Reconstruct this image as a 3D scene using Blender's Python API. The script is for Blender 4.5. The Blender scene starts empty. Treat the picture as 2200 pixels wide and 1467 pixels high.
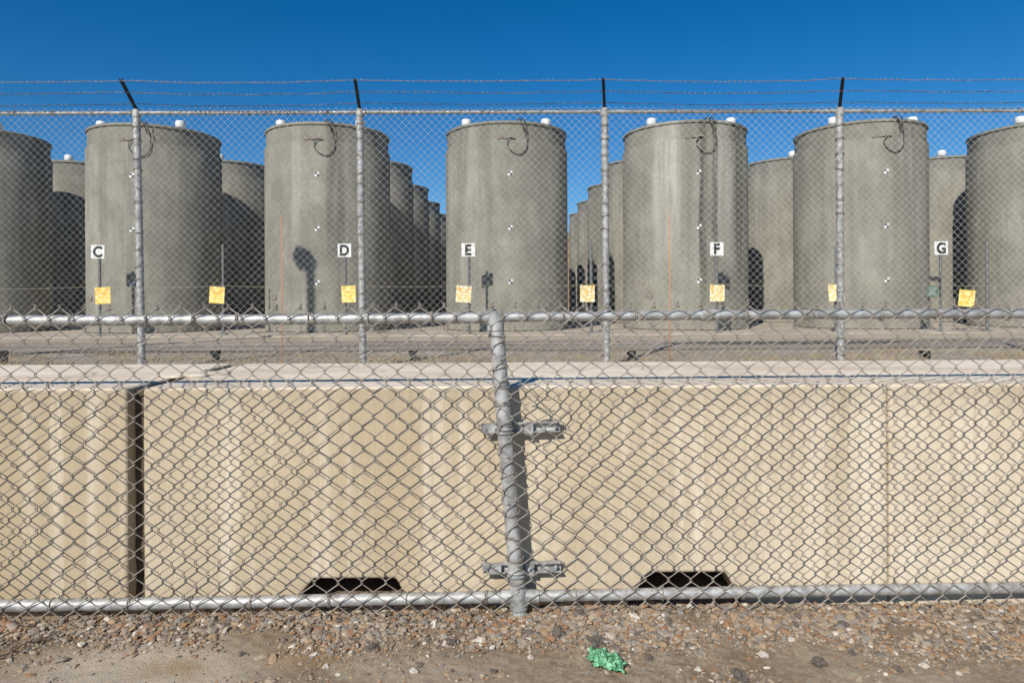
import bpy, math, random, bmesh
import numpy as np
from mathutils import Vector, Matrix, Euler, noise
random.seed(7); rng=np.random.default_rng(11)
scene=bpy.context.scene
COL=scene.collection
F=1463.0; CZ=1.22; ROLL=0.0052; GZ=0.36
def P(px,py,d):
    dx=px-1100.0; dy=py-640.0
    ux=dx-ROLL*dy; uy=dy+ROLL*dx
    return Vector((ux/F*d, d, CZ-uy/F*d))
# ------------------------------------------------------------ helpers
def link(o,parent=None):
    COL.objects.link(o)
    if parent is not None: o.parent=parent
    return o
def mesh_obj(name,verts,faces,mat,parent=None,smooth=False,angle=None,loc=None):
    me=bpy.data.meshes.new(name)
    me.from_pydata([tuple(v) for v in verts],[],[tuple(f) for f in faces])
    me.materials.append(mat)
    if smooth:
        me.polygons.foreach_set("use_smooth",[True]*len(me.polygons))
        if angle: me.set_sharp_from_angle(angle=math.radians(angle))
    me.update()
    o=bpy.data.objects.new(name,me)
    if loc is not None: o.location=loc
    return link(o,parent)
def tag(o,label,cat,group=None):
    o["label"]=label; o["category"]=cat
    if group: o["group"]=group
def empty(name,loc,label,cat,group=None):
    o=bpy.data.objects.new(name,None); o.location=loc; o.empty_display_size=0.2
    link(o); tag(o,label,cat,group); return o
def structure(o,label,cat):
    o["kind"]="structure"; tag(o,label,cat)
class MB:
    def __init__(s): s.v=[]; s.f=[]
    def add(s,v,f):
        b=len(s.v); s.v+=[Vector(p) for p in v]; s.f+=[tuple(i+b for i in q) for q in f]
    def box(s,c,size,rot=None):
        sx,sy,sz=[a/2 for a in size]
        v=[Vector((x,y,z)) for x in(-sx,sx) for y in(-sy,sy) for z in(-sz,sz)]
        if rot: v=[rot@p for p in v]
        v=[p+Vector(c) for p in v]
        s.add(v,[(0,1,3,2),(4,6,7,5),(0,4,5,1),(2,3,7,6),(0,2,6,4),(1,5,7,3)])
    def tube(s,pts,r,n=8,caps=True,closed=False):
        pts=[Vector(p) for p in pts]; m=len(pts); v=[]
        ref=Vector((0.03,1,0.05)).normalized()
        for i,p in enumerate(pts):
            a=pts[(i-1)%m] if (i>0 or closed) else p
            b=pts[(i+1)%m] if (i<m-1 or closed) else p
            t=(b-a)
            if t.length<1e-9: t=Vector((0,0,1))
            t.normalize()
            rr=ref if abs(t.dot(ref))<0.97 else Vector((1,0,0))
            u=t.cross(rr).normalized(); w=t.cross(u)
            ri=r[i] if isinstance(r,(list,tuple)) else r
            for k in range(n):
                an=2*math.pi*k/n
                v.append(p+u*(math.cos(an)*ri)+w*(math.sin(an)*ri))
        f=[]
        for i in range(m if closed else m-1):
            j=(i+1)%m
            for k in range(n):
                k2=(k+1)%n
                f.append((i*n+k,j*n+k,j*n+k2,i*n+k2))
        if caps and not closed:
            f.append(tuple(range(n))); f.append(tuple(reversed(range((m-1)*n,m*n))))
        s.add(v,f)
    def lathe(s,prof,n=32,c=(0,0,0)):
        v=[];f=[];c=Vector(c)
        for (r,z) in prof:
            for k in range(n):
                a=2*math.pi*k/n
                v.append(c+Vector((r*math.cos(a),r*math.sin(a),z)))
        for i in range(len(prof)-1):
            for k in range(n):
                k2=(k+1)%n
                f.append((i*n+k,i*n+k2,(i+1)*n+k2,(i+1)*n+k))
        f.append(tuple(reversed(range(n)))); f.append(tuple(range((len(prof)-1)*n,len(prof)*n)))
        s.add(v,f)
    def obj(s,name,mat,parent=None,smooth=False,angle=None,loc=None):
        return mesh_obj(name,s.v,s.f,mat,parent,smooth,angle,loc)
# ------------------------------------------------------------ materials
def newmat(name):
    m=bpy.data.materials.new(name); m.use_nodes=True
    nt=m.node_tree; return m,nt,nt.nodes["Principled BSDF"]
def N(nt,t,**kw):
    n=nt.nodes.new(t)
    for k,v in kw.items(): setattr(n,k,v)
    return n
def ramp(nt,fac,stops,interp='LINEAR'):
    r=N(nt,'ShaderNodeValToRGB'); r.color_ramp.interpolation=interp
    e=r.color_ramp.elements
    while len(e)<len(stops): e.new(0.5)
    for i,(p,c) in enumerate(stops):
        e[i].position=p
        e[i].color=(c if len(c)==4 else (*c,1)) if isinstance(c,(tuple,list)) else (c,c,c,1)
    nt.links.new(fac,r.inputs[0]); return r.outputs[0]
def nz(nt,vec,scale,detail=4,rough=0.6,vscale=None):
    if vscale:
        mp=N(nt,'ShaderNodeMapping'); mp.inputs['Scale'].default_value=vscale
        nt.links.new(vec,mp.inputs[0]); vec=mp.outputs[0]
    n=N(nt,'ShaderNodeTexNoise'); n.inputs['Scale'].default_value=scale
    n.inputs['Detail'].default_value=detail; n.inputs['Roughness'].default_value=rough
    nt.links.new(vec,n.inputs['Vector']); return n.outputs['Fac']
def mix(nt,fac,a,b,mode='MIX'):
    m=N(nt,'ShaderNodeMix',data_type='RGBA',blend_type=mode)
    for s,val in ((m.inputs[0],fac),(m.inputs[6],a),(m.inputs[7],b)):
        if hasattr(val,'links'): nt.links.new(val,s)
        elif isinstance(val,(int,float)): s.default_value=val if s==m.inputs[0] else (val,val,val,1)
        else: s.default_value=(*val,1)
    return m.outputs[2]
def bump(nt,h,strength,dist,bsdf):
    b=N(nt,'ShaderNodeBump'); b.inputs['Strength'].default_value=strength; b.inputs['Distance'].default_value=dist
    nt.links.new(h,b.inputs['Height']); nt.links.new(b.outputs[0],bsdf.inputs['Normal'])
def N2(nt,sock,lo,hi):
    mr=N(nt,'ShaderNodeMapRange'); mr.inputs[1].default_value=lo; mr.inputs[2].default_value=hi
    nt.links.new(sock,mr.inputs[0]); return mr.outputs[0]
def mth(nt,op,a,b=0.0):
    m=N(nt,'ShaderNodeMath',operation=op)
    for s,v in ((m.inputs[0],a),(m.inputs[1],b)):
        if hasattr(v,'links'): nt.links.new(v,s)
        else: s.default_value=v
    return m.outputs[0]
def mul(nt,a,b): return mth(nt,'MULTIPLY',a,b)
def simple(name,c1,c2=None,scale=20,rough=0.7,metal=0.0,bs=0.0,vscale=None,detail=4,lo=0.3,hi=0.7):
    m,nt,b=newmat(name)
    tc=N(nt,'ShaderNodeTexCoord').outputs['Object']
    c2=c2 or tuple(x*0.75 for x in c1)
    n=nz(nt,tc,scale,detail,0.6,vscale)
    nt.links.new(ramp(nt,n,[(lo,c2),(hi,c1)]),b.inputs['Base Color'])
    b.inputs['Roughness'].default_value=rough; b.inputs['Metallic'].default_value=metal
    if bs: bump(nt,n,bs,0.01,b)
    return m
galv=simple("galvanized_steel",(0.50,0.50,0.485),(0.28,0.275,0.26),24,0.55,0.4,0.12,detail=8,lo=0.38,hi=0.6)
galv_post=simple("galvanized_post_steel",(0.48,0.48,0.465),(0.24,0.24,0.235),18,0.6,0.25,0.25,detail=9,lo=0.40,hi=0.58)
wire_m=simple("weathered_wire",(0.40,0.355,0.30),(0.22,0.19,0.155),30,0.55,0.2)
wire_back=simple("galvanized_wire",(0.54,0.51,0.45),(0.38,0.355,0.31),5,0.6,0.1)
dark_metal=simple("dark_painted_steel",(0.025,0.025,0.028),(0.015,0.015,0.016),10,0.6,0.2)
barb_m=simple("weathered_barbed_wire",(0.34,0.31,0.30),(0.20,0.18,0.17),8,0.6,0.3)
white_p=simple("white_paint",(0.8,0.8,0.78),(0.66,0.66,0.63),9,0.5)
black_p=simple("black_paint",(0.02,0.02,0.02),(0.012,0.012,0.012),9,0.5)
cable_m=simple("black_cable",(0.045,0.045,0.042),(0.025,0.025,0.023),9,0.6)
stain_metal=simple("stained_bracket_steel",(0.27,0.23,0.185),(0.16,0.13,0.10),12,0.8,0.0)
def sign_mat(name,a,b_,w,k):
    m,nt,b=newmat(name); tc=N(nt,'ShaderNodeTexCoord').outputs['Object']
    oi=N(nt,'ShaderNodeObjectInfo'); ad=N(nt,'ShaderNodeVectorMath',operation='ADD'); nt.links.new(tc,ad.inputs[0])
    cx=N(nt,'ShaderNodeCombineXYZ'); nt.links.new(mul(nt,oi.outputs['Random'],20.0),cx.inputs[0]); nt.links.new(cx.outputs[0],ad.inputs[1]); tc=ad.outputs[0]
    c=ramp(nt,nz(nt,tc,7,4,0.7),[(0.35,b_),(0.55,a)])
    c=mix(nt,ramp(nt,nz(nt,tc,14,3,0.6),[(0.47,0.0),(0.53,k)]),c,w)
    nt.links.new(c,b.inputs['Base Color']); b.inputs['Roughness'].default_value=0.6; return m
yellow_m=sign_mat("faded_yellow_sign",(0.86,0.60,0.09),(0.84,0.50,0.02),(0.86,0.76,0.38),0.8)
pale_m=sign_mat("bleached_yellow_sign",(0.84,0.68,0.24),(0.84,0.58,0.10),(0.86,0.84,0.68),0.9)
red_m=simple("faded_orange_ink",(0.78,0.36,0.05),(0.70,0.24,0.03),9,0.6)
pole_m=simple("grey_sign_pole",(0.20,0.21,0.21),(0.12,0.12,0.12),9,0.55,0.4)
rope_m=simple("faded_rope",(0.42,0.38,0.25),(0.32,0.28,0.17),9,0.8)
orange_m=simple("orange_fibreglass",(0.90,0.33,0.10),(0.75,0.25,0.07),9,0.5)
green_board=simple("green_board_paint",(0.10,0.17,0.13),(0.05,0.09,0.07),9,0.5)
hill_m=simple("dry_brown_slope",(0.42,0.24,0.11),(0.13,0.07,0.035),0.6,0.95,0,0.3,detail=10)
grass_m=simple("dry_grass",(0.50,0.39,0.22),(0.28,0.21,0.11),2.5,0.9)
twig_m=simple("dry_twig",(0.10,0.07,0.05),(0.05,0.035,0.025),30,0.9)
joint_shade_m=simple("dark_joint_shade",(0.14,0.105,0.07),(0.06,0.045,0.03),40,0.95,0,0.4)  # dark colour standing in for the shade inside the wall joint

def concrete_wall():
    m,nt,b=newmat("tan_precast_concrete")
    g=N(nt,'ShaderNodeNewGeometry'); pos=g.outputs['Position']
    sx=N(nt,'ShaderNodeSeparateXYZ'); nt.links.new(pos,sx.inputs[0])
    big=nz(nt,pos,0.8,5,0.6,(1,1,0.35))
    base=ramp(nt,big,[(0.36,(0.49,0.395,0.265)),(0.60,(0.69,0.60,0.465))])
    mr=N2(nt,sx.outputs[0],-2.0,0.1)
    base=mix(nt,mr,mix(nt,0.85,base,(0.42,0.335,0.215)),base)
    hi=N2(nt,sx.outputs[2],-0.1,0.85)
    st0=nz(nt,pos,2.6,5,0.6,(1,0.3,0.05))
    base=mix(nt,mul(nt,ramp(nt,st0,[(0.48,0.0),(0.62,0.6)]),ramp(nt,hi,[(0.0,0.35),(0.7,1.0)])),base,(0.45,0.36,0.235))
    st=nz(nt,pos,7.0,6,0.68,(1,0.3,0.04))
    base=mix(nt,ramp(nt,st,[(0.50,0.0),(0.68,0.65)]),base,(0.78,0.70,0.575))
    st2=nz(nt,pos,11.0,6,0.72,(1,0.3,0.05))
    base=mix(nt,mul(nt,ramp(nt,st2,[(0.50,0.0),(0.66,0.65)]),ramp(nt,hi,[(0.0,0.3),(1.0,1.0)])),base,(0.40,0.32,0.21))
    st3=nz(nt,pos,26.0,5,0.72,(1,0.3,0.06))
    base=mix(nt,ramp(nt,st3,[(0.53,0.0),(0.70,0.35)]),base,(0.38,0.31,0.21))
    bl=nz(nt,pos,3.5,7,0.72)
    base=mix(nt,ramp(nt,bl,[(0.36,0.25),(0.54,0.0)]),base,(0.42,0.345,0.24))
    edge=ramp(nt,hi,[(0.0,0.5),(0.12,0.0),(0.84,0.0),(1.0,0.6)])
    base=mix(nt,mul(nt,edge,ramp(nt,bl,[(0.35,0.2),(0.6,1.0)])),base,(0.37,0.305,0.215))
    fine=nz(nt,pos,55,7,0.74)
    base=mix(nt,ramp(nt,fine,[(0.35,0.20),(0.56,0.0)]),base,(0.36,0.29,0.20))
    v=N(nt,'ShaderNodeTexVoronoi'); v.inputs['Scale'].default_value=30; nt.links.new(pos,v.inputs['Vector'])
    pit=ramp(nt,v.outputs['Distance'],[(0.04,0.8),(0.09,0.0)])
    pn=ramp(nt,nz(nt,pos,9,2),[(0.55,0.0),(0.62,1.0)])
    base=mix(nt,mul(nt,pit,pn),base,(0.22,0.17,0.11))
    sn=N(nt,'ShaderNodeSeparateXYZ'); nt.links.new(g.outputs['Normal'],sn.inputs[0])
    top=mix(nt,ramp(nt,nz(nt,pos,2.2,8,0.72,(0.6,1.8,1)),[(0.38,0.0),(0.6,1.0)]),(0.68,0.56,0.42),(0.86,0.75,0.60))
    top=mix(nt,ramp(nt,nz(nt,pos,11,7,0.75),[(0.36,0.5),(0.5,0.0)]),top,(0.48,0.39,0.29))
    vc=N(nt,'ShaderNodeTexVoronoi',feature='DISTANCE_TO_EDGE'); vc.inputs['Scale'].default_value=1.1
    wv=N(nt,'ShaderNodeVectorMath',operation='ADD'); nc=N(nt,'ShaderNodeTexNoise'); nc.inputs['Scale'].default_value=4; nc.inputs['Detail'].default_value=5
    nt.links.new(pos,nc.inputs['Vector']); nt.links.new(pos,wv.inputs[0]); sc=N(nt,'ShaderNodeVectorMath',operation='SCALE'); sc.inputs['Scale'].default_value=0.5
    nt.links.new(nc.outputs['Color'],sc.inputs[0]); nt.links.new(sc.outputs[0],wv.inputs[1]); nt.links.new(wv.outputs[0],vc.inputs['Vector'])
    top=mix(nt,ramp(nt,vc.outputs['Distance'],[(0.0,0.7),(0.010,0.0)]),top,(0.22,0.18,0.14))
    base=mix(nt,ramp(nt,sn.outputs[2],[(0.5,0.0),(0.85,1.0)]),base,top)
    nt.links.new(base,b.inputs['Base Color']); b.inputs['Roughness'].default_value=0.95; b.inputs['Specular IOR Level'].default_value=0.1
    bump(nt,fine,0.15,0.005,b); return m
wall_m=concrete_wall()
def cask_mat(name,bands=()):
    m,nt,b=newmat(name)
    tc=N(nt,'ShaderNodeTexCoord').outputs['Object']
    oi=N(nt,'ShaderNodeObjectInfo')
    cx=N(nt,'ShaderNodeCombineXYZ'); r37=mul(nt,oi.outputs['Random'],37.0)
    nt.links.new(r37,cx.inputs[0]); nt.links.new(r37,cx.inputs[1])
    ad=N(nt,'ShaderNodeVectorMath',operation='ADD'); nt.links.new(tc,ad.inputs[0]); nt.links.new(cx.outputs[0],ad.inputs[1]); vec=ad.outputs[0]
    big=nz(nt,vec,0.7,5,0.65)
    c=ramp(nt,big,[(0.34,(0.225,0.215,0.175)),(0.66,(0.335,0.32,0.265))])
    blot=nz(nt,vec,2.2,7,0.74,(1,1,0.6))
    c=mix(nt,ramp(nt,blot,[(0.40,0.65),(0.54,0.0)]),c,(0.175,0.168,0.138))
    c=mix(nt,ramp(nt,blot,[(0.54,0.0),(0.68,0.5)]),c,(0.38,0.365,0.31))
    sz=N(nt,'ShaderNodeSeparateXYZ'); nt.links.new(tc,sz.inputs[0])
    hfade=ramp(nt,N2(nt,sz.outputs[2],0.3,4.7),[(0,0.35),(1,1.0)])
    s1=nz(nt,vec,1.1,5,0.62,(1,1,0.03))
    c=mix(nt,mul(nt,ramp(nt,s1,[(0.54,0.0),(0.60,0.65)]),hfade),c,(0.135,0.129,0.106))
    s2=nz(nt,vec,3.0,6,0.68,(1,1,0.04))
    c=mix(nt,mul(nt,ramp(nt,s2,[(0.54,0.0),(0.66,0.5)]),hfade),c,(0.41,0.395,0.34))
    s3=nz(nt,vec,8.0,6,0.72,(1,1,0.045))
    c=mix(nt,ramp(nt,s3,[(0.50,0.0),(0.68,0.45)]),c,(0.165,0.158,0.13))
    at=mth(nt,'ARCTAN2',sz.outputs[0],mul(nt,sz.outputs[1],-1.0))
    wob=mul(nt,nz(nt,tc,1.2,4,0.6,(1,1,0.5)),0.12)
    at=mth(nt,'ADD',at,wob)
    for (ac,wd,z0,col,k) in bands:
        d=mth(nt,'ABSOLUTE',mth(nt,'SUBTRACT',at,ac+0.06))
        msk=ramp(nt,mul(nt,d,1.0/(wd*2.2)),[(0.3,k),(0.5,0.0)])
        zf=ramp(nt,N2(nt,sz.outputs[2],z0,z0+2.0),[(0,0.0),(1,1.0)])
        tex=ramp(nt,nz(nt,tc,9,6,0.72,(1,1,0.05)),[(0.36,0.25),(0.55,1.0)])
        c=mix(nt,mul(nt,mul(nt,msk,zf),tex),c,col)
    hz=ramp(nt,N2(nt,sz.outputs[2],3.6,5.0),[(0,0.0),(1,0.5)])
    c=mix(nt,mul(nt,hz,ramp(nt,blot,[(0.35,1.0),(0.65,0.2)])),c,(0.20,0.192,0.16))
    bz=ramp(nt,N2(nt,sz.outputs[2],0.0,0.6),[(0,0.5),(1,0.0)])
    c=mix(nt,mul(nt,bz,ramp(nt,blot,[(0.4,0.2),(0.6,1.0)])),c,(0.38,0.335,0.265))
    w=N(nt,'ShaderNodeMath',operation='FRACT'); nt.links.new(mul(nt,sz.outputs[2],1/1.05),w.inputs[0])
    c=mix(nt,ramp(nt,w.outputs[0],[(0.0,0.18),(0.012,0.0)]),c,(0.14,0.13,0.11))
    fine=nz(nt,vec,22,7,0.74)
    c=mix(nt,ramp(nt,fine,[(0.38,0.45),(0.58,0.0)]),c,(0.15,0.143,0.118))
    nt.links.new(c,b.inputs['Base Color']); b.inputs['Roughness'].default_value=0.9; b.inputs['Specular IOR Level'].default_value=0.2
    bump(nt,fine,0.35,0.02,b); return m
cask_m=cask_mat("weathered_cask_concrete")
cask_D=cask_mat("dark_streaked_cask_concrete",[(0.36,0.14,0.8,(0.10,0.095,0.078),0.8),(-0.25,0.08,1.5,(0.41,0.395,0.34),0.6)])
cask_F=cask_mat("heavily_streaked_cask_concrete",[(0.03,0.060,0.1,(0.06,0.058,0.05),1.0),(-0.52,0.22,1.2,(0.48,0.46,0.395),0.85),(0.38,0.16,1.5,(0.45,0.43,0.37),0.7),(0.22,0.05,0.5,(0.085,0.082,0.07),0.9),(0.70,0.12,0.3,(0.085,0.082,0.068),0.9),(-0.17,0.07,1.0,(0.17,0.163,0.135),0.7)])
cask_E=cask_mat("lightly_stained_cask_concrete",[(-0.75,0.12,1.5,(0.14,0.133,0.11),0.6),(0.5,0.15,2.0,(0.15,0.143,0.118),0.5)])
def ground_mat():
    m,nt,b=newmat("dirt_ground")
    pos=N(nt,'ShaderNodeNewGeometry').outputs['Position']
    n1=nz(nt,pos,2.2,7,0.65); n2=nz(nt,pos,38,7,0.78); n3=nz(nt,pos,210,4,0.75); n4=nz(nt,pos,9,6,0.7)
    c=ramp(nt,n1,[(0.3,(0.31,0.225,0.145)),(0.5,(0.41,0.32,0.225)),(0.7,(0.50,0.41,0.31))])
    c=mix(nt,ramp(nt,n4,[(0.38,0.6),(0.54,0.0)]),c,(0.24,0.17,0.11))
    c=mix(nt,ramp(nt,n2,[(0.40,0.65),(0.54,0.0)]),c,(0.21,0.15,0.095))
    sx=N(nt,'ShaderNodeSeparateXYZ'); nt.links.new(pos,sx.inputs[0])
    def spot(cx,cy,sy,r0,r1,k,col,c):
        vd=N(nt,'ShaderNodeVectorMath',operation='DISTANCE'); mp=N(nt,'ShaderNodeMapping'); mp.inputs['Scale'].default_value=(1,sy,0)
        nt.links.new(pos,mp.inputs[0]); nt.links.new(mp.outputs[0],vd.inputs[0]); vd.inputs[1].default_value=(cx,cy*sy,0)
        a=mth(nt,'ADD',vd.outputs['Value'],mul(nt,nz(nt,pos,9,6,0.75),0.35))
        return mix(nt,ramp(nt,a,[(r0+0.17,k),(r1+0.17,0.0)]),c,col)
    c=spot(-1.30,2.34,2.4,0.28,0.58,0.85,(0.60,0.51,0.395),c)
    c=spot(-0.25,2.30,2.6,0.15,0.5,0.55,(0.53,0.44,0.33),c)
    c=spot(1.25,2.28,3.0,0.10,0.5,0.45,(0.50,0.415,0.31),c)
    c=spot(-1.18,2.37,2.2,0.02,0.20,0.65,(0.38,0.23,0.10),c)
    c=spot(-0.75,2.44,2.2,0.02,0.2,0.6,(0.39,0.24,0.105),c)
    c=mix(nt,ramp(nt,n3,[(0.56,0.0),(0.68,0.7)]),c,(0.64,0.55,0.44))
    c=mix(nt,ramp(nt,n3,[(0.32,0.75),(0.44,0.0)]),c,(0.13,0.095,0.065))
    far=ramp(nt,nz(nt,pos,0.9,6,0.7),[(0.35,(0.40,0.32,0.23)),(0.65,(0.56,0.48,0.38))])
    far=mix(nt,ramp(nt,nz(nt,pos,14,6,0.8),[(0.38,0.7),(0.52,0.0)]),far,(0.20,0.155,0.11))
    c=mix(nt,N2(nt,sx.outputs[1],3.0,4.0),c,far)
    nt.links.new(c,b.inputs['Base Color']); b.inputs['Roughness'].default_value=0.95; b.inputs['Specular IOR Level'].default_value=0.2
    bump(nt,mth(nt,'ADD',n2,n3),0.9,0.009,b); return m
ground_m=ground_mat()
def road_mat():
    m,nt,b=newmat("worn_gravel_road")
    pos=N(nt,'ShaderNodeNewGeometry').outputs['Position']
    n1=nz(nt,pos,0.8,7,0.68,(0.22,2.4,1)); n2=nz(nt,pos,14,6,0.8)
    c=ramp(nt,n1,[(0.38,(0.14,0.12,0.10)),(0.46,(0.34,0.28,0.215)),(0.62,(0.52,0.435,0.34))])
    c=mix(nt,ramp(nt,n2,[(0.40,0.65),(0.54,0.0)]),c,(0.17,0.135,0.10))
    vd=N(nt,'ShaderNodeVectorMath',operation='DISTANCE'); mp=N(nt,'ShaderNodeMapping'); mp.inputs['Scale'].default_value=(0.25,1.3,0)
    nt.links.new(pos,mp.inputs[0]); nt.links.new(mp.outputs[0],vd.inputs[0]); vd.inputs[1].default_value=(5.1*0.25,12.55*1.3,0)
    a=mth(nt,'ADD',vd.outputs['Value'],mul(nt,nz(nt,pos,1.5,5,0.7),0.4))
    c=mix(nt,ramp(nt,a,[(0.70,0.9),(0.80,0.0)]),c,(0.045,0.042,0.04))  # dark oval patch on the road, edge broken by noise
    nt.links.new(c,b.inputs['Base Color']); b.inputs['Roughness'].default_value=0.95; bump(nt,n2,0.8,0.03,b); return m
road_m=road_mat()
pad_m=simple("pale_concrete_pad",(0.50,0.43,0.345),(0.33,0.275,0.215),1.6,0.9,0,0,(1,1,1),10,lo=0.38,hi=0.6)
def gravel_mat():
    m,nt,b=newmat("mixed_gravel")
    g=N(nt,'ShaderNodeNewGeometry')
    c=ramp(nt,g.outputs['Random Per Island'],[(0.0,(0.25,0.20,0.15)),(0.18,(0.35,0.295,0.235)),(0.32,(0.31,0.165,0.08)),(0.46,(0.40,0.32,0.23)),(0.60,(0.13,0.11,0.09)),(0.69,(0.38,0.265,0.155)),(0.83,(0.25,0.23,0.205)),(0.95,(0.64,0.58,0.49))],'CONSTANT')
    n=nz(nt,g.outputs['Position'],120,4,0.7)
    c=mix(nt,ramp(nt,n,[(0.35,0.5),(0.6,0.0)]),c,(0.18,0.13,0.085))
    nt.links.new(c,b.inputs['Base Color']); b.inputs['Roughness'].default_value=0.92
    bump(nt,n,0.4,0.003,b); return m
gravel_m=gravel_mat()
def bag_mat():
    m,nt,b=newmat("green_plastic_film")
    b.inputs['Roughness'].default_value=0.38
    n=nz(nt,N(nt,'ShaderNodeTexCoord').outputs['Object'],50,5,0.65)
    nt.links.new(ramp(nt,n,[(0.35,(0.06,0.25,0.11)),(0.62,(0.24,0.54,0.32))]),b.inputs['Base Color'])
    bump(nt,n,0.6,0.008,b); return m
bag_m=bag_mat()
rock_m=simple("dark_rock",(0.17,0.14,0.11),(0.07,0.058,0.05),60,0.95,0,0.5,detail=7)
pale_rock_m=simple("pale_rock",(0.6,0.55,0.47),(0.40,0.34,0.28),50,0.95,0,0.4,detail=7)

# ------------------------------------------------------------ ground
def gh(x,y):
    if y<3.62:
        z=-0.062+0.014*noise.noise(Vector((x*1.7,y*1.7,0)))+0.007*noise.noise(Vector((x*9,y*9,3)))
        z+=0.018*max(0,min(1,(y-2.35)/0.3))*(1 if y<2.8 else 0.3)
        sm=math.exp(-(((x+1.35)/0.6)**2+((y-2.33)/0.15)**2))
        k=0.85*(1-0.65*sm)
        z+=k*(0.006*noise.noise(Vector((x*32,y*32,5)))+0.004*noise.noise(Vector((x*80,y*80,5))))
        return z
    t=min(1,(y-3.62)/0.22)
    return -0.06+(GZ+0.06)*t+(0.004*noise.noise(Vector((x,y,9))) if y>4 else 0)
def lines(segs):
    out=[]
    for a,b,s in segs:
        n=max(1,round((b-a)/s)); out+=[a+(b-a)*i/n for i in range(n)]
    out.append(segs[-1][1]); return out
xs=lines([(-600,-60,90),(-60,-12,6),(-12,-2.5,0.5),(-2.5,2.5,0.009),(2.5,12,0.5),(12,60,6),(60,600,90)])
ys=lines([(-60,0,6),(0,2.15,0.1),(2.15,2.85,0.008),(2.85,4.1,0.08),(4.1,20,0.8),(20,60,4),(60,900,80)])
vs=[(x,y,gh(x,y)) for y in ys for x in xs]; nx=len(xs)
fs=[(j*nx+i,j*nx+i+1,(j+1)*nx+i+1,(j+1)*nx+i) for j in range(len(ys)-1) for i in range(nx-1)]
g=mesh_obj("ground",vs,fs,ground_m,smooth=True); structure(g,"dry tan dirt and gravel ground","ground")
def sheet(name,x0,x1,y0,y1,z,mat,wob,label,cat):
    n=300; v=[];f=[]
    for i in range(n+1):
        x=x0+(x1-x0)*i/n
        a=wob*noise.noise(Vector((x*0.35,y0,1)))+0.12*noise.noise(Vector((x*2.2,y0,1))); b=wob*noise.noise(Vector((x*0.35,y1,1)))+0.15*noise.noise(Vector((x*2.0,y1,1)))
        v.append((x,y0+a,z)); v.append((x,y1+b,z))
    for i in range(n): f.append((2*i,2*i+2,2*i+3,2*i+1))
    o=mesh_obj(name,v,f,mat); structure(o,label,cat)
sheet("road",-30,30,11.1,13.6,GZ+0.012,road_m,0.25,"worn grey gravel road with dark patch","road")
mb=MB(); mb.box((0,29.5,GZ-0.04),(44,28,0.13)); o=mb.obj("pavement",pad_m); structure(o,"pale concrete pad under the storage casks","concrete pad")
PADZ=GZ+0.025
hx=np.linspace(-70,70,160); hy=np.linspace(52,120,40); v=[];f=[]
for y in hy:
    for x in hx:
        t=max(0,min(1,(y-52)/16)); t=t*t*(3-2*t)
        z=GZ-0.2+t*(7.6+1.8*noise.noise(Vector((x*0.06,y*0.05,2)))+1.2*noise.noise(Vector((x*0.3,y*0.3,2)))+0.6*noise.noise(Vector((x*0.9,y*0.9,2))))
        v.append((x,y,z))
for j in range(39):
    for i in range(159): f.append((j*160+i,j*160+i+1,(j+1)*160+i+1,(j+1)*160+i))
o=mesh_obj("hill",v,f,hill_m,smooth=True); structure(o,"dry brown hillside behind the storage casks","hill")

# ------------------------------------------------------------ gravel
def icos():
    t=(1+5**.5)/2
    v=np.array([(-1,t,0),(1,t,0),(-1,-t,0),(1,-t,0),(0,-1,t),(0,1,t),(0,-1,-t),(0,1,-t),(t,0,-1),(t,0,1),(-t,0,-1),(-t,0,1)],float)
    v/=np.linalg.norm(v[0])
    f=[(0,11,5),(0,5,1),(0,1,7),(0,7,10),(0,10,11),(1,5,9),(5,11,4),(11,10,2),(10,7,6),(7,1,8),(3,9,4),(3,4,2),(3,2,6),(3,6,8),(3,8,9),(4,9,5),(2,4,11),(6,2,10),(8,6,7),(9,8,1)]
    return v,np.array(f)
IV,IF=icos()
def stone(r,jit=0.28,flat=0.5):
    v=IV*(1+rng.uniform(-jit,jit,(12,1)))
    v=v*np.array([rng.uniform(0.75,1.5),rng.uniform(0.65,1.1),rng.uniform(flat*0.7,flat*1.3)])*r
    e=Euler((rng.uniform(-0.4,0.4),rng.uniform(-0.4,0.4),rng.uniform(0,6.28))).to_matrix()
    return v@np.array(e).T
V=[];Fc=[];cnt=0
tries=0
while cnt<24000 and tries<100000:
    tries+=1
    x=rng.uniform(-2.6,2.6); y=rng.uniform(2.14,2.80)
    edge=2.56+0.12*noise.noise(Vector((x*1.5,0,4)))+0.09*noise.noise(Vector((x*6,0,4)))-(0.03 if x>0 else -0.01)
    fall=max(0.0,min(1.0,(edge-y)/0.16))
    smoothp=math.exp(-(((x+1.35)/0.65)**2+((y-2.32)/0.16)**2))
    dens=0.95-0.70*fall
    dens*=1-0.9*smoothp
    dens*=0.5+1.5*noise.noise(Vector((x*3.5,y*6,7)))+0.3*(1-fall)
    if rng.random()>dens: continue
    r=(rng.gamma(2.4,0.0024)+0.0015)*(1-fall)+(rng.gamma(1.3,0.0026)+0.0012)*fall
    if rng.random()<0.015: r*=1.8
    r=min(r,0.019)
    s=stone(r); s+=np.array([x,y,gh(x,y)+r*(0.22-0.12*fall)+rng.uniform(0,0.004)*(1-fall)])
    V.append(s); Fc.append(IF+12*cnt); cnt+=1
V=np.concatenate(V); Fc=np.concatenate(Fc)
me=bpy.data.meshes.new("gravel"); me.from_pydata(V.tolist(),[],Fc.tolist()); me.materials.append(gravel_m)
o=link(bpy.data.objects.new("gravel",me)); o["kind"]="stuff"; tag(o,"mixed grey and rusty brown gravel along the fence","gravel")
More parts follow.
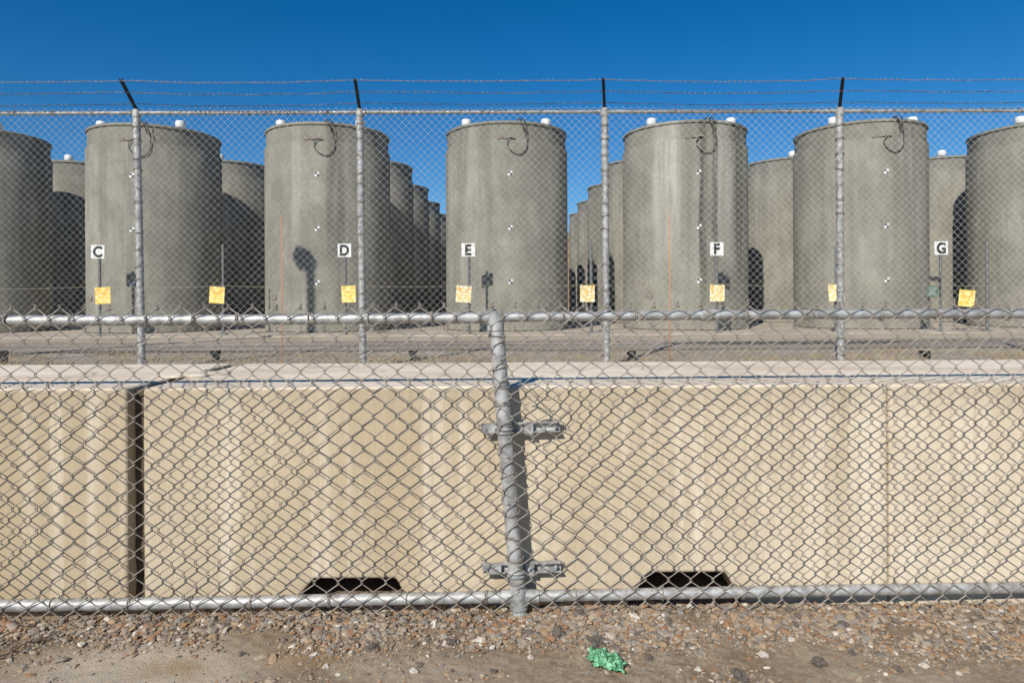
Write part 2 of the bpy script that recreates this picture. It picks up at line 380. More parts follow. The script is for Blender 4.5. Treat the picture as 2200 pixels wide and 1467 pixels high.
def rock(px,py,size,mat,label):
    d=1.275*F/(py-640-0); p=P(px,py,d)
    me=bpy.data.meshes.new("rock")
    bm=bmesh.new(); bmesh.ops.create_icosphere(bm,subdivisions=3,radius=size)
    sd=rng.uniform(0,99)
    for v in bm.verts:
        n=noise.noise(v.co/size*1.1+Vector((sd,0,0)))*0.55+noise.noise(v.co/size*3+Vector((sd,5,0)))*0.35
        v.co*=1+n; v.co.z*=0.65
    bm.to_mesh(me); bm.free(); me.materials.append(mat)
    o=link(bpy.data.objects.new("rock",me)); o.location=(p.x,p.y,gh(p.x,p.y)+size*0.25); o.rotation_euler=(0,0,sd)
    tag(o,label,"rock","loose rocks on the gravel")
for px,py,s in ((800,1393,0.022),(1200,1366,0.026),(1285,1388,0.029),(1245,1330,0.023),(1810,1352,0.020),(970,1380,0.017),(1395,1415,0.015),(1590,1450,0.030),(2120,1400,0.019),(1830,1405,0.014),(330,1372,0.014),(1760,1425,0.022),(1440,1345,0.015),(520,1402,0.012),(1060,1440,0.013),(1930,1440,0.016),(1480,1390,0.013)):
    rock(px,py,s,rock_m,"dark brown lump of rock lying on gravel")
for px,py,s in ((1985,1432,0.014),(1640,1408,0.015),(890,1440,0.014),(385,1378,0.011),(1140,1410,0.011),(575,1345,0.012),(1500,1435,0.012),(2060,1450,0.011),(700,1425,0.010),(1700,1380,0.011)):
    rock(px,py,s,pale_rock_m,"pale grey rock lying on gravel")
nb=44; v=[];f=[]; c=P(1303,1430,2.375); gz=gh(c.x,c.y)
for j in range(nb):
    for i in range(nb):
        a=i/(nb-1)*2-1; b=j/(nb-1)*2-1
        q=Vector((a*2.1,b*2.1,3.3)); w=noise.noise_vector(q*1.1); w2=noise.noise_vector(q*3.3)
        e=1-0.30*abs(a)*abs(b)
        x=a*0.060*e+w.x*0.024+w2.x*0.010; y=b*0.052*e-a*0.028+w.y*0.024+w2.y*0.011
        z=0.008+0.022*abs(noise.noise(q*1.7))+0.024*abs(noise.noise(q*4.2))+0.008*abs(w2.z)+0.014*(1-a*a)*(1-b*b)
        v.append((x,y,z))
for j in range(nb-1):
    for i in range(nb-1): f.append((j*nb+i,j*nb+i+1,(j+1)*nb+i+1,(j+1)*nb+i))
o=mesh_obj("plastic_bag",v,f,bag_m,smooth=True,loc=(c.x,c.y,gz-0.002)); tag(o,"crumpled green plastic scrap lying on gravel","litter")
mb=MB()
pts=[]
for i in range(30):
    t=i/29; p=P(-60+t*215,1432-78*t,1.275*F/(792-78*t)); pts.append(Vector((p.x+0.006*noise.noise(Vector((t*6,0,0))),p.y+0.012*noise.noise(Vector((t*7,3,0))),gh(p.x,p.y)+0.010+0.012*math.sin(t*9)**2)))
mb.tube(pts,[0.004-0.0026*i/29 for i in range(30)],6)
for k in (6,12,17,22):
    b0=pts[k]; dr=Vector((0.05,random.uniform(-0.05,0.06),0.012))
    mb.tube([b0,b0+dr*0.5+Vector((0,0,0.008)),b0+dr],[0.002,0.0016,0.001],5)
o=mb.obj("twig",twig_m,smooth=True); tag(o,"thin dry dark twig lying on the dirt","twig")

# ------------------------------------------------------------ concrete barrier blocks
WY0,WY1,WT=2.825,3.89,0.853
def block(x0,x1,label,gap_parts=False):
    c=(x0+x1)/2
    prof=[(x0,-0.25),(c-1.09,-0.25),(c-0.925,-0.04),(c-0.838,0.058),(c-0.500,0.058),(c-0.448,-0.04),(c-0.35,-0.25),
          (c+0.34,-0.25),(c+0.485,-0.02),(c+0.555,0.076),(c+0.870,0.076),(c+0.925,-0.02),(c+1.02,-0.25),(x1,-0.25),(x1,WT),(x0,WT)]
    n=len(prof)
    v=[(x,WY0,z) for x,z in prof]+[(x,WY1,z) for x,z in prof]
    f=[tuple(range(n)),tuple(reversed(range(n,2*n)))]
    for i in range(n):
        j=(i+1)%n; f.append((i,n+i,n+j,j))
    o=mesh_obj("concrete_block_wall",v,f,wall_m)
    b=o.modifiers.new("b",'BEVEL'); b.width=0.014; b.segments=3; b.limit_method='ANGLE'; b.angle_limit=math.radians(50)
    tag(o,label,"concrete barrier","precast concrete barrier blocks in a row")
    if gap_parts:
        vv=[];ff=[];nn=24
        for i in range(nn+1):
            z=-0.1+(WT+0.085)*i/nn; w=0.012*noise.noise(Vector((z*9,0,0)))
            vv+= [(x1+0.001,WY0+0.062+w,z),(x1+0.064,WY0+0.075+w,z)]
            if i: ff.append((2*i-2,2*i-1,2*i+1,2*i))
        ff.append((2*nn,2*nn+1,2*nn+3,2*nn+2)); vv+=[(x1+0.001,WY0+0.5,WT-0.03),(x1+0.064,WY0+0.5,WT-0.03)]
        fo=mesh_obj("joint_shade_strip",vv,ff,joint_shade_m); fo.parent=o  # added dark strip, paints the shadow seen deep in the gap
        # crumbled mortar patch bridging part of the joint on top
        m2=MB(); 
        bm=bmesh.new(); bmesh.ops.create_icosphere(bm,subdivisions=4,radius=1.0)
        for q in bm.verts:
            nn_=noise.noise(q.co*2.2)*0.25+noise.noise(q.co*6)*0.12
            q.co=Vector((q.co.x*(1+nn_)*0.17,q.co.y*(1+nn_)*0.13,q.co.z*0.012*(1+nn_)))
        me2=bpy.data.meshes.new("mortar_patch"); bm.to_mesh(me2); bm.free(); me2.materials.append(wall_m)
        me2.polygons.foreach_set("use_smooth",[True]*len(me2.polygons))
        mo=bpy.data.objects.new("mortar_patch",me2); mo.location=(x1+0.03,WY0+0.50,WT); link(mo,o)
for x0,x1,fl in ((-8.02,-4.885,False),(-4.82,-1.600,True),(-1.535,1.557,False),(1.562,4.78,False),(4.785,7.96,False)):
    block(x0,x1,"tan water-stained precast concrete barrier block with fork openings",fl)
# ------------------------------------------------------------ low fence (front)
def fy(x): return 2.73+0.025*x
low=empty("chain_link_fence",(0,2.73,-0.06),"low galvanized chain-link fence standing against concrete wall","fence")
def add_part(mb,name,mat,parent,smooth=True,angle=40,label=None):
    off=parent.matrix_basis.translation
    o=mesh_obj(name,[Vector(v)-off for v in mb.v],mb.f,mat,parent,smooth,angle)
    if label: o["label"]=label
    return o
def railz(x,top): 
    return (1.143+0.004*math.sin(x*1.3)) if top else 0.024+0.004*math.sin(x*1.1)
def railpts(x0,x1,top,n=30): return [(x0+(x1-x0)*i/n,fy(x0+(x1-x0)*i/n),railz(x0+(x1-x0)*i/n,top)) for i in range(n+1)]
def rail(x0,x1,top,r,name,mat,n=30):
    mb=MB(); mb.tube(railpts(x0,x1,top,n),r,24); add_part(mb,name,mat,low)
rail(-5,-0.09,True,0.0215,"top_rail",galv)
rail(-0.24,-0.06,True,0.0245,"rail_sleeve",galv_post,4); rail(-2.2,-1.98,True,0.0236,"rail_sleeve",galv_post,4)
rail(-0.055,5,True,0.0195,"top_rail",galv)
rail(0.76,0.83,True,0.0235,"rail_sleeve",galv_post,4); rail(1.32,1.345,True,0.0235,"rail_sleeve",galv_post,2)
rail(-5,0.0,False,0.0235,"bottom_rail",galv); rail(0.05,5,False,0.0225,"bottom_rail",galv)
ptop=Vector((-0.068,fy(0),1.165)); pbot=Vector((0.030,fy(0),-0.14))
pts=[ptop.lerp(pbot,i/16) for i in range(17)]
mb=MB(); mb.tube(pts,0.030,24)
add_part(mb,"post",galv_post,low)
mb=MB()
mb.tube([ptop+Vector((0.002,0,-0.075)),ptop+Vector((0,0,-0.02)),ptop+Vector((0,0,-0.002))],[0.0345,0.0345,0.0325],24)
for xx in (-0.008,0.0,0.008):
    mb.tube([(ptop.x+xx,fy(0)+0.0275*math.cos(a),1.145+0.0275*math.sin(a)) for a in [2*math.pi*k/20 for k in range(20)]],0.006,6,closed=True)
add_part(mb,"post_cap",galv_post,low)
mb=MB()
mb.tube([pts[14]+Vector((0,0,0.03)),pts[14]+Vector((0.003,0,-0.045))],0.036,24)
for s in(-1,1): mb.tube([(0.026+s*0.02,fy(0),0.024),(0.026+s*0.075,fy(0),0.024)],0.0275,18)
add_part(mb,"rail_fitting",galv_post,low)
def bracket(zc,pxl,pxr):
    mb=MB(); yb=2.788
    a=P(pxl,0,yb).x; b=P(pxr,0,yb).x; L=b-a; c=(a+b)/2
    R=Matrix.Rotation(math.radians(-1.5),3,'Y')
    def Q(x,y,z): return R@Vector((x,y,z))+Vector((c,yb,zc))
    mb.box(Q(0,0.0,0.018),(L,0.026,0.004),R); mb.box(Q(0.01,0.0,-0.018),(L*0.9,0.026,0.004),R); mb.box(Q(0,0.0145,0),(L*0.97,0.003,0.033),R)
    mb.box(Q(-L*0.36,-0.015,0.001),(L*0.22,0.004,0.030),R)
    mb.box(Q(L*0.10,-0.017,-0.004),(0.036,0.004,0.046),R)
    for x in(-0.42,-0.31,0.10,0.42):
        q=Q(x*L,-0.018,0.001); mb.tube([q,q+Vector((0,0.026,0))],0.007,6); mb.tube([q+Vector((0,-0.008,0)),q],0.0035,8)
    pc=ptop.lerp(pbot,(1.165-zc)/1.305)
    for dz in(-0.008,0.008):
        mb.tube([(pc.x+0.033*math.cos(t),pc.y-0.033*math.sin(t),zc+dz) for t in [math.pi*k/12 for k in range(13)]],0.004,8)
    add_part(mb,"bracket",galv_post,low,angle=35)
bracket(0.690,1025,1202); bracket(0.118,1027,1202)
def disp(x,z):
    n=noise.noise_vector(Vector((x*1.3,z*1.5,1.7))); m=noise.noise_vector(Vector((x*7,z*7,4.2)))
    k=1.0 if x>0 else 0.5
    dx=0.030*n.x*k+0.005*m.x; dz=0.022*n.y*k+0.004*m.y; dy=0.012*n.z+0.003*m.z
    w=math.exp(-(((x-0.15)/0.13)**2+((z-0.80)/0.11)**2))
    q=noise.noise_vector(Vector((x*12,z*12,9)))
    dx+=w*(0.026*q.x+0.025); dz+=w*(0.034*q.y-0.012); dy+=w*(0.015*q.z-0.010)
    w2=math.exp(-((x-0.05-0.06*(1-z))/0.22)**2)
    dx+=w2*0.018*math.sin(z*5+1)
    e=max(0,1-abs(z-1.14)/0.08)+max(0,1-abs(z-0.0)/0.08); e=min(1,e)
    return dx*(1-e*0.6),dy*(1-e)*0.8,dz*(1-e*0.7)
HW=0.0465; HH=0.0435
mb=MB(); r=0.00225; x0=-3.9; nw=int(7.8/HW); nj=28; zt=1.190
for i in range(nw):
    pts=[]
    for j in range(nj+1):
        right=(i+j)%2==1
        x=x0+(i+(1 if right else 0))*HW+(0.0035 if right else -0.0035)
        z=zt-j*HH
        s=1 if (i+j)%2==0 else -1
        if j==0: zs=[(z+random.uniform(-0.004,0.007),s)]
        else: zs=[(z+0.0035,-s),(z-0.0035,s)]
        for (zz,ss) in zs:
            dx,dy,dz=disp(x,zz)
            pts.append(Vector((x+dx,fy(x)-0.029+0.0028*ss+dy*0.6,zz+dz)))
    mb.tube(pts,r,6,caps=True)
for i in range(nw):
    if i%2==1:
        x=x0+(i+1)*HW; dx,dy,dz=disp(x,zt); c=Vector((x+dx,fy(x)-0.029,zt+dz))
        for sgn in(-1,1):
            mb.tube([c+Vector((sgn*0.004*math.cos(t*5),0.004*sgn*math.sin(t*5),-0.012+0.026*t)) for t in [0,0.2,0.4,0.6,0.8,1.0]],0.0022,5)
add_part(mb,"wire_mesh",wire_m,low,smooth=True,angle=None)
def ringmesh(name,rad,r,axis='X',turns=1.4,mat=None):
    mb=MB(); pts=[]
    for k in range(int(18*turns)+1):
        a=2*math.pi*k/18; o=(k/18-turns/2)*r*2.6
        pts.append((o,rad*math.cos(a),rad*math.sin(a)) if axis=='X' else (rad*math.cos(a),rad*math.sin(a),o))
    mb.tube(pts,r,6); me=bpy.data.meshes.new(name); me.from_pydata([tuple(v) for v in mb.v],[],mb.f); me.materials.append(mat or wire_m)
    me.polygons.foreach_set("use_smooth",[True]*len(me.polygons)); return me
tme=ringmesh("wire_tie",0.0265,0.0024); tme2=ringmesh("wire_tie",0.035,0.0024,'Z',1.5)
off=low.location
for top in(True,False):
    x=-2.9
    while x<2.9:
        x+=random.uniform(0.13,0.30) if top else random.uniform(0.2,0.4)
        o=bpy.data.objects.new("wire_tie",tme); o.location=Vector((x,fy(x)-0.001,railz(x,top)))-off
        o.rotation_euler=(random.uniform(0,6),0,random.uniform(-0.35,0.35)); link(o,low)
for k in range(14):
    t=0.09+0.068*k+random.uniform(-.02,.02); p=ptop.lerp(pbot,t)
    o=bpy.data.objects.new("wire_tie",tme2); o.location=p-off; o.rotation_euler=(random.uniform(-0.35,0.1),random.uniform(-0.5,0.5),random.uniform(0,6)); link(o,low)
for (bx,bz,L) in ((0.02,0.86,0.17),(0.03,0.82,0.14)):
    mb=MB()
    pts=[Vector((bx+L*t,fy(0)-0.036-0.02*math.sin(t*5),bz+0.025*math.sin(t*6+bz*30)-0.03*t)) for t in [k/22 for k in range(23)]]
    mb.tube(pts,0.0022,6)
    add_part(mb,"loose_wire",wire_m,low,angle=None)

# ------------------------------------------------------------ security fence (back)
DB=8.45
def by(x): return DB+0.009*x
sec=empty("security_fence",(0,DB,GZ),"tall chain-link security fence with barbed wire on angled arms","fence")
ZT=CZ+399/F*DB
plist=[(-7.5,0,-0.06),(P(303,500,DB).x,-0.025,-0.0),(P(777,500,DB).x,-0.012,0.02),(P(1301,500,DB).x,-0.004,-0.06),(P(1808,500,DB).x,0.0,-0.12),(7.05,0,-0.1)]
spans=[]
for X,lean,ax in plist:
    y=by(X)
    mb=MB(); mb.tube([(X-lean,y,GZ-0.1),(X-lean*0.3,y,1.6),(X+lean,y,ZT-0.02)],0.044,16)
    add_part(mb,"post",galv_post,sec)
    mb=MB(); mb.tube([(X+lean,y,ZT-0.05),(X+lean,y,ZT+0.03),(X+lean,y,ZT+0.05)],[0.050,0.050,0.03],16); add_part(mb,"post_cap",galv_post,sec)
    a=Vector((X+lean,y-0.01,ZT+0.03)); b=a+Vector((ax,-0.34,0.27)); dr=(b-a).normalized()
    mb=MB()
    u=Vector((1,0,0)); w=dr.cross(u).normalized()
    for (sx,sw,ox,ow) in ((0.030,0.005,0,0.0),(0.005,0.026,-0.015,0.013),(0.005,0.026,0.015,0.013)):
        v=[]
        for q in(a,b):
            for s1,s2 in((-1,-1),(1,-1),(1,1),(-1,1)): v.append(q+u*(ox+s1*sx/2)+w*(ow+s2*sw/2))
        mb.add(v,[(0,1,2,3),(7,6,5,4),(0,4,5,1),(1,5,6,2),(2,6,7,3),(3,7,4,0)])
    add_part(mb,"barbed_wire_arm",dark_metal,sec,smooth=False)
    spans.append((a,b))
mb=MB(); mb.tube([(x,by(x),ZT+0.0) for x in np.linspace(-9,9,40)],0.024,14); add_part(mb,"top_rail",galv_post,sec)
for t in (0.97,0.6,0.22):
    mb=MB(); pts=[a.lerp(b,t) for a,b in spans]
    allp=[]
    pts=[pts[0]+Vector((-2.5,0,0))]+pts+[pts[-1]+Vector((2.5,0,0))]
    for i in range(len(pts)-1):
        for k in range(24):
            s=k/24; p=pts[i].lerp(pts[i+1],s); p.z-=0.03*4*s*(1-s)*(0.6 if i%2 else 1.0)+0.008*noise.noise(Vector((p.x*3,t*9,0))); allp.append(p)
    allp.append(pts[-1])
    for ph in(0,math.pi):
        tw=[]
        for i,p in enumerate(allp[:-1]):
            for k in range(4):
                q=p.lerp(allp[i+1],k/4); an=(i*4+k)*1.3+ph; tw.append(q+Vector((0,0.0025*math.cos(an),0.0025*math.sin(an))))
        mb.tube(tw,0.0020,4)
    for i in range(0,len(allp)-1):
        p=allp[i]
        for k in range(2):
            q=p.lerp(allp[i+1],(k+0.3)/2)
            for _ in range(2):
                dv=Vector((random.uniform(-.5,.5),random.uniform(-1,1),random.uniform(-1,1))).normalized()*0.020
                mb.tube([q-dv,q+dv],0.0025,4)
    add_part(mb,"barbed_wire",barb_m,sec,angle=None)
mb=MB(); hw=0.0455; hh=0.046; x0=-8.8; nw=int(17.6/hw); zt=ZT+0.045; nj=int((zt-GZ)/hh)
for i in range(nw):
    pts=[]
    for j in range(nj+1):
        right=(i+j)%2==1
        x=x0+(i+(1 if right else 0))*hw; z=zt-j*hh
        n=noise.noise_vector(Vector((x*0.8,z*0.9,5)))
        pts.append((x+0.016*n.x+(0.003 if right else -0.003),by(x)-0.047+0.012*n.z,z+0.012*n.y))
    mb.tube(pts,0.0026,4,caps=False)
add_part(mb,"wire_mesh",wire_back,sec,angle=None)
tm=ringmesh("wire_tie",0.051,0.0055,'Z',1.3)
tmr=ringmesh("wire_tie",0.030,0.004,'X',1.3)
off=sec.location
for X,lean,_ in plist[1:5]:
    for k in range(17):
        z=ZT-0.16-k*0.19+random.uniform(-.03,.03)
        o=bpy.data.objects.new("wire_tie",tm); o.location=Vector((X+lean*(z-1.6)/2,by(X),z))-off; o.rotation_euler=(random.uniform(-.4,.4),random.uniform(-.5,.5),random.uniform(0,6)); link(o,sec)
for k in range(28):
    x=-6.6+k*0.48
    o=bpy.data.objects.new("wire_tie",tmr); o.location=Vector((x,by(x),ZT))-off; o.rotation_euler=(random.uniform(0,6),0,random.uniform(-.2,.2)); link(o,sec)

# ------------------------------------------------------------ casks
R=1.64; H=5.235
def tomesh(mb,name,mat,smooth=True,angle=35):
    me=bpy.data.meshes.new(name); me.from_pydata([tuple(v) for v in mb.v],[],mb.f); me.materials.append(mat)
    if smooth:
        me.polygons.foreach_set("use_smooth",[True]*len(me.polygons)); 
        if angle: me.set_sharp_from_angle(angle=math.radians(angle))
    return me
mb=MB(); mb.lathe([(R-0.03,0),(R,0.03),(R,4.72),(R-0.01,4.745),(R-0.045,4.75),(R-0.045,5.15),(R-0.01,5.155),(R-0.01,5.20),(R-0.03,5.22),(R-0.4,H),(0.2,H)],128)
body_me=tomesh(mb,"body",cask_m,True,30)
bodies={2:tomesh(mb,"body",cask_D,True,30),3:tomesh(mb,"body",cask_E,True,30),4:tomesh(mb,"body",cask_F,True,30)}
mb=MB(); mb.lathe([(0.06,-0.06),(0.06,0.05),(0.11,0.06),(0.125,0.09),(0.125,0.19),(0.11,0.225),(0.06,0.24)],24)
cap_me=tomesh(mb,"vent_cap",white_p,True,50)
def surf(ang,z,out=0.0):
    return Vector(((R+out)*math.sin(ang),-(R+out)*math.cos(ang),z))
mb=MB(); s=0.052
mb.box((0,0,0),(2*s+0.012,0.006,2*s+0.012)); mk_w=tomesh(mb,"survey_marker",white_p,False)
mb=MB()
for sx,sz in((-1,1),(1,-1)): mb.box((sx*s/2,-0.0045,sz*s/2),(s,0.003,s))
mk_b=tomesh(mb,"marker_squares",black_p,False)
mb=MB(); mb.box((0,-0.010,0),(0.14,0.02,0.06)); mb.box((0.15,-0.020,0.01),(0.12,0.04,0.05)); mb.box((-0.16,0.004,0.0),(0.14,0.010,0.08)); br_me=tomesh(mb,"cable_bracket",stain_metal,False)
mb=MB()
ctrl=[(0.30,5.24,-0.15),(0.33,5.26,0.06),(0.38,5.05,0.05),(0.43,4.78,0.03),(0.40,4.52,0.03),(0.24,4.38,0.03),(0.06,4.43,0.03),(-0.06,4.60,0.03),(-0.02,4.74,0.04),(0.12,4.84,0.03)]
def cr(c,n=8):
    out=[]
    for i in range(len(c)-1):
        p0=Vector(c[max(i-1,0)]);p1=Vector(c[i]);p2=Vector(c[i+1]);p3=Vector(c[min(i+2,len(c)-1)])
        for k in range(n):
            t=k/n; out.append(0.5*((2*p1)+(-p0+p2)*t+(2*p0-5*p1+4*p2-p3)*t*t+(-p0+3*p1-3*p2+p3)*t*t*t))
    out.append(Vector(c[-1])); return out
mb.tube([surf(x/R,z,o) for (x,z,o) in cr(ctrl)],0.011,8)
mb.tube([surf(x/R,z,o) for (x,z,o) in cr([(0.20,5.24,-0.1),(0.24,5.25,0.04),(0.33,5.05,0.03),(0.36,4.93,0.02)])],0.017,8)
cable_me=tomesh(mb,"cable_loop",cable_m,True,None)
mb=MB(); mb.box((0,0,0),(0.20,0.02,0.13)); mb.box((0,-0.012,0),(0.15,0.012,0.08)); plate_me=tomesh(mb,"vent_plate",stain_metal,False)
colx=[-14.40,-9.62,-4.95,-0.13,4.68,9.40,14.27]
front_off=[0.3,0.24,0.15,0.10,-0.05,-0.14,-0.3]
capoff={0:0.25,1:0.30,2:0.3,3:0.3,4:-0.4,5:-0.40,6:-0.5}
for row in range(5):
    for ci,cx in enumerate(colx):
        y=18.45+4.43*row
        lab="grey-green weathered concrete cylindrical storage cask with white vent caps" if row==0 else "grey concrete cylindrical storage cask standing behind others"
        if row==0 and ci==4: lab="grey concrete storage cask with dark and pale vertical run-off streaks"
        e=empty("storage_cask",(cx,y,PADZ),lab,"storage cask","rows of concrete storage casks on the pad")
        def part(name,me,loc,rz=0,rx=0,ry=0):
            o=bpy.data.objects.new(name,me); o.location=loc; o.rotation_euler=(rx,ry,rz); link(o,e); return o
        rz=random.choice([0,1.3,2.2,3.9,5.1])
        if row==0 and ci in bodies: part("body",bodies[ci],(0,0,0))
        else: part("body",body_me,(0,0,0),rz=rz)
        if row==0:
            part("vent_cap",cap_me,(-1.03,-0.75,H)); part("vent_cap",cap_me,(1.03,-0.75,H))
            a0=front_off[ci]/R
            for z in (1.235,2.57,3.91):
                q=surf(a0,z,0.006); part("survey_marker",mk_w,q,rz=a0); part("marker_squares",mk_b,q,rz=a0)
            q=surf(a0-0.06,4.80,0.0); part("cable_bracket",br_me,q,rz=a0-0.06)
            part("cable_loop",cable_me,(0,0,0),rz=a0)
            if ci in(1,2,4,5):
                q=surf(a0-0.78,0.88,0.008); part("vent_plate",plate_me,q,rz=a0-0.78)
            if ci in (0,3,4):
                q=surf(a0+0.60,0.55,0.008); part("vent_plate",plate_me,q,rz=a0+0.60)
        else:
            sg=1 if cx<0 else -1
            part("vent_cap",cap_me,(capoff[ci],-1.1,H)); part("vent_cap",cap_me,(-0.9*sg,0.5,H))

# ------------------------------------------------------------ signs & poles
def textmesh(body,size,mat,name,bold=0.02):
    cu=bpy.data.curves.new(name,'FONT'); cu.body=body; cu.size=size; cu.align_x='CENTER'; cu.align_y='CENTER'; cu.offset=bold; cu.extrude=0.0015
    tmp=bpy.data.objects.new("tmp",cu); COL.objects.link(tmp); bpy.context.view_layer.update()
    dg=bpy.context.evaluated_depsgraph_get(); me=bpy.data.meshes.new_from_object(tmp.evaluated_get(dg))
    bpy.data.objects.remove(tmp); me.name=name; me.materials.clear(); me.materials.append(mat)
    xs_=[v.co.x for v in me.vertices]; ys_=[v.co.y for v in me.vertices]; mx=(min(xs_)+max(xs_))/2; my=(min(ys_)+max(ys_))/2
    for v in me.vertices: x,y,z=v.co; v.co=(x-mx,-z,y-my)
    return me
DS=16.03
def pole(parent,ptop_z,x):
    mb=MB(); mb.tube([(x,DS+0.03,PADZ-0.3),(x,DS+0.03,ptop_z)],0.032,8); mb.box((x,DS,GZ+0.0),(0.11,0.16,0.05))
    add_part(mb,"pole",pole_m,parent,angle=30)
for L,px,py in (("C",210,541),("D",740,538),("E",1006,537),("F",1540,535),("G",2022,533)):
    c=P(px,py,DS-0.02)
    e=empty("letter_sign",(c.x,DS,PADZ),"white square sign with black letter %s on a grey pole"%L,"sign","lettered row signs on poles")
    pole(e,c.z+0.17,c.x+0.015)
    mb=MB(); rot=Matrix.Rotation(math.radians(random.uniform(-2,2)),3,'Y'); mb.box(c,(0.315,0.008,0.315),rot)
    for sx,sz in((-.13,.13),(.13,.13),(-.13,-.13),(.13,-.13)): mb.box(c+Vector((sx,-0.005,sz)),(0.012,0.004,0.012))
    add_part(mb,"sign_plate",white_p,e,smooth=False)
    me=textmesh(L,0.345,black_p,"letter",0.014)
    o=bpy.data.objects.new("letter",me); o.location=c+Vector((0,-0.007,0))-e.location; o.scale=(0.9,1,1); link(o,e)
for px,py in ((478,525),(1270,520),(1797,528),(2122,517)):
    c=P(px,py,DS)
    e=empty("stanchion",(c.x,DS,PADZ),"plain grey metal stanchion holding the yellow rope","stanchion","rope stanchions in front of the casks")
    mb=MB(); mb.tube([(c.x,DS+0.03,PADZ-0.3),(c.x,DS+0.03,c.z)],0.034,8); add_part(mb,"pole",pole_m,e,angle=30)
    mb=MB(); mb.box((c.x,DS+0.03,PADZ+0.02),(0.16,0.16,0.04)); add_part(mb,"base_plate",pole_m,e,smooth=False)
mb=MB(); sup=[(-260,616),(213,615),(478,614),(741,613),(1007,613),(1270,612),(1540,611),(1797,610),(2023,612),(2122,614),(2500,611)]
pts=[]
for i in range(len(sup)-1):
    a=P(*sup[i],DS-0.03); b=P(*sup[i+1],DS-0.03)
    for k in range(14):
        t=k/14; q=a.lerp(b,t); q.z-=0.04*4*t*(1-t)*abs(b.x-a.x)/3; pts.append(q)
pts.append(b); mb.tube(pts,0.004,6); o=mb.obj("barrier_rope",rope_m,smooth=True); tag(o,"thin sagging yellow rope strung between stanchions","rope")
def trefoil(mb,c,r):
    for k in range(3):
        a0=math.radians(90+120*k-30); a1=a0+math.radians(60); n=5
        v=[]
        for i in range(n+1):
            a=a0+(a1-a0)*i/n
            v.append(c+Vector((math.cos(a)*r*0.3,0,math.sin(a)*r*0.3))); v.append(c+Vector((math.cos(a)*r,0,math.sin(a)*r)))
        mb.add(v,[(2*i,2*i+2,2*i+3,2*i+1) for i in range(n)])
    n=10; mb.add([c+Vector((math.cos(2*math.pi*i/n)*r*0.2,0,math.sin(2*math.pi*i/n)*r*0.2)) for i in range(n)],[tuple(range(n))])
cau=textmesh("CAUTION",0.055,red_m,"heading_text",0.0)
rnd=random.Random(3)
for i,(px,py) in enumerate(((221,635),(466,634),(749,632),(996,632),(1262,631),(1541,630),(1797,629),(2077,641))):
    c=P(px,py,DS-0.10); pale=i in(3,4,5,6)
    e=empty("caution_sign",c,"bleached pale yellow radiation caution sign hanging on rope" if pale else "yellow radiation caution sign with orange lettering hanging on rope","warning sign","yellow caution signs hanging along the rope")
    e.rotation_euler=(0,math.radians(rnd.uniform(-5,5)),math.radians(rnd.uniform(-14,14)))
    mb=MB(); mb.box((0,0,0),(0.355,0.004,0.385))
    for sx in(-.14,.14): mb.tube([(sx,0,0.19),(sx,0.015,0.235)],0.004,5)
    mesh_obj("sign_plate",mb.v,mb.f,pale_m if pale else yellow_m,e)
    mb=MB()
    for sx in(-.115,.115): trefoil(mb,Vector((sx,-0.004,0.130)),0.048)
    for k,(w,h) in enumerate(((0.22,0.010),(0.16,0.009))):
        xx=-w/2; z=-0.03-0.065*k
        while xx<w/2-0.01:
            ww=min(rnd.uniform(0.012,0.03),w/2-xx); mb.box((xx+ww/2,-0.004,z),(ww,0.002,h)); xx+=ww+0.018
    mesh_obj("sign_marking",mb.v,mb.f,red_m,e)
    o=bpy.data.objects.new("heading_text",cau); o.location=(0,-0.004,0.052); link(o,e)
c=P(2003,626,DS-0.05); e=empty("green_board",c,"small tilted faded green notice board beside sign pole","notice board"); e.rotation_euler=(0,math.radians(10),math.radians(-15))
mb=MB(); mb.box((0,0,0),(0.25,0.01,0.27)); mesh_obj("board",mb.v,mb.f,green_board,e)
mb=MB()
for k in range(4): mb.box((rnd.uniform(-.02,.02),-0.007,0.08-0.05*k),(rnd.uniform(.10,.17),0.002,0.008))
mesh_obj("board_marking",mb.v,mb.f,white_p,e)
mb=MB(); mb.box((0.02,0.02,0.30),(0.20,0.10,0.10)); mb.tube([(0.12,0.03,0.32),(0.20,0.05,-0.1)],0.01,6); mesh_obj("board_clamp",mb.v,mb.f,dark_metal,e)
for px,pt in ((604,465),(1437,460)):
    a=P(px,pt,9.2)
    mb=MB(); mb.tube([(a.x,9.2,GZ-0.05),(a.x+0.01,9.2,1.4),(a.x,9.2,a.z)],[0.007,0.0055,0.004],6)
    o=mb.obj("marker_rod",orange_m,smooth=True); tag(o,"thin orange fibreglass marker rod standing in dry grass","marker rod","orange marker rods")
for px in (8,464,888,1356,1985):
    c=P(px,754,9.35)
    mb=MB(); mb.box((c.x,9.35,(GZ+c.z)/2),(0.075,0.07,c.z-GZ)); mb.box((c.x,9.34,c.z-0.02),(0.11,0.10,0.05)); mb.box((c.x+0.03,9.29,c.z-0.07),(0.04,0.03,0.06))
    o=mb.obj("marker_stub",dark_metal); tag(o,"short black post stub in the dry grass strip","post stub","short black stubs in the grass")
sd=Vector((-0.342,-0.733,0.588)); hp=Vector((-4.93,17.0,2.05))+sd*11.2
e=empty("light_pole",(hp.x,hp.y,GZ),"tall galvanized light pole with an offset floodlight","light pole")
mb=MB(); mb.tube([(0.05,0,-0.1),(0.05,0,hp.z-GZ-0.34),(0.03,0,hp.z-GZ-0.18),(-0.08,0,hp.z-GZ-0.02)],[0.095,0.095,0.095,0.09],14); mesh_obj("pole",mb.v,mb.f,galv_post,e,True,40)
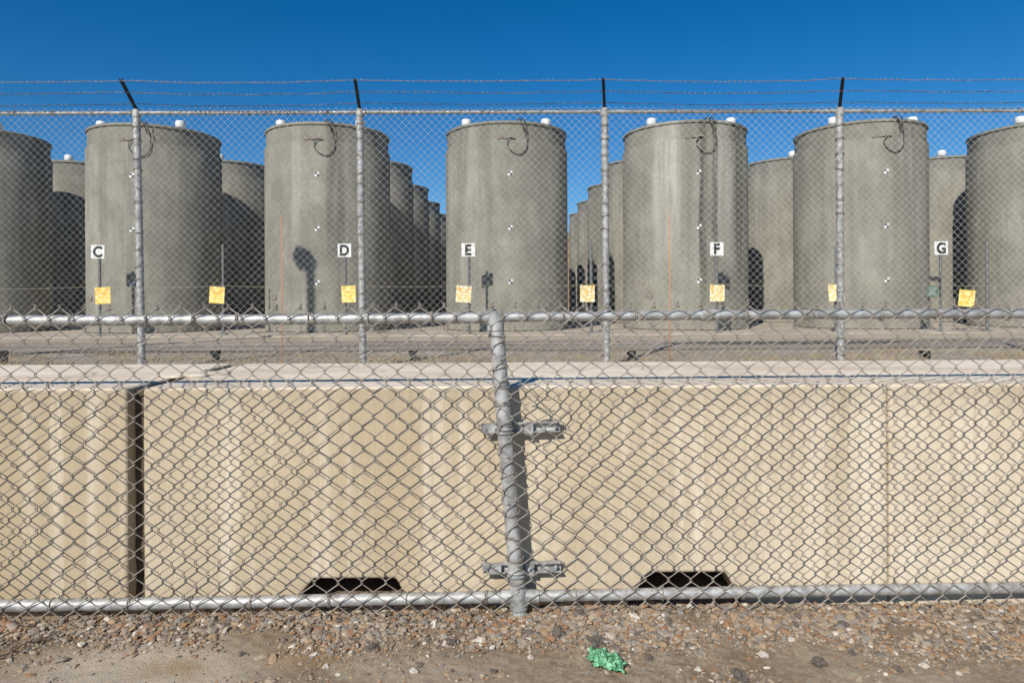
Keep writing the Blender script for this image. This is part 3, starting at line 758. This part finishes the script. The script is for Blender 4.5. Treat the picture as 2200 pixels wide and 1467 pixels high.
mb=MB(); R2=Matrix.Rotation(math.radians(25),3,'Y'); mb.box((0,0,0),(0.42,0.4,0.30),R2); mb.tube([(-0.22,0.0,-0.04),(-0.12,0,0.0)],[0.19,0.21],14); mesh_obj("floodlight",mb.v,mb.f,dark_metal,e,False,40,loc=(-0.12,0,hp.z-GZ))
gv=[];gf=[];n=0
rr=random.Random(5)
for _ in range(26000):
    x=rr.uniform(-9,9); y=rr.uniform(9.0,11.1)
    if noise.noise(Vector((x*0.9,y*1.6,3)))+rr.uniform(-.2,.2)< 0.0+ (y-9.4)*0.25: continue
    h=rr.uniform(0.02,0.075); a=rr.uniform(0,3.14); w=0.004; lx=rr.uniform(-.03,.03); ly=rr.uniform(-.03,.03)
    gv+=[(x-w*math.cos(a),y-w*math.sin(a),GZ),(x+w*math.cos(a),y+w*math.sin(a),GZ),(x+lx,y+ly,GZ+h)]; gf.append((n,n+1,n+2)); n+=3
o=mesh_obj("dry_grass",gv,gf,grass_m); o["kind"]="stuff"; tag(o,"short straw-coloured dry grass strip behind the fence","grass")

# ------------------------------------------------------------ light, world, camera
w=bpy.data.worlds.new("World"); scene.world=w; w.use_nodes=True; nt=w.node_tree
sky=nt.nodes.new('ShaderNodeTexSky'); sky.sky_type='NISHITA'; sky.sun_disc=False
sky.sun_elevation=math.radians(36); sky.sun_rotation=math.radians(205); sky.altitude=1500; sky.air_density=1.0; sky.dust_density=0.15; sky.ozone_density=4.0
hs=nt.nodes.new('ShaderNodeHueSaturation'); hs.inputs['Saturation'].default_value=1.36; hs.inputs['Value'].default_value=1.05
nt.links.new(sky.outputs[0],hs.inputs['Color']); nt.links.new(hs.outputs[0],nt.nodes['Background'].inputs[0]); nt.nodes['Background'].inputs[1].default_value=0.093
sl=bpy.data.lights.new("sun","SUN"); sl.energy=5.0; sl.angle=math.radians(0.5); sl.color=(1,0.95,0.865)
so=bpy.data.objects.new("sun",sl); so.rotation_euler=Vector((-0.342,-0.733,0.588)).to_track_quat('Z','Y').to_euler(); link(so)
cd=bpy.data.cameras.new("camera"); cam=bpy.data.objects.new("camera",cd); link(cam)
cd.sensor_width=36; cd.lens=F/2200*36; cd.shift_y=-(733.5-640)/2200; cd.clip_end=3000; cd.clip_start=0.05
cam.matrix_world=Matrix.Translation((0,0,CZ))@Matrix.Rotation(math.radians(90),4,'X')@Matrix.Rotation(-ROLL,4,'Z')
scene.camera=cam
scene.view_settings.view_transform='Standard'; scene.view_settings.look='None'; scene.view_settings.exposure=0
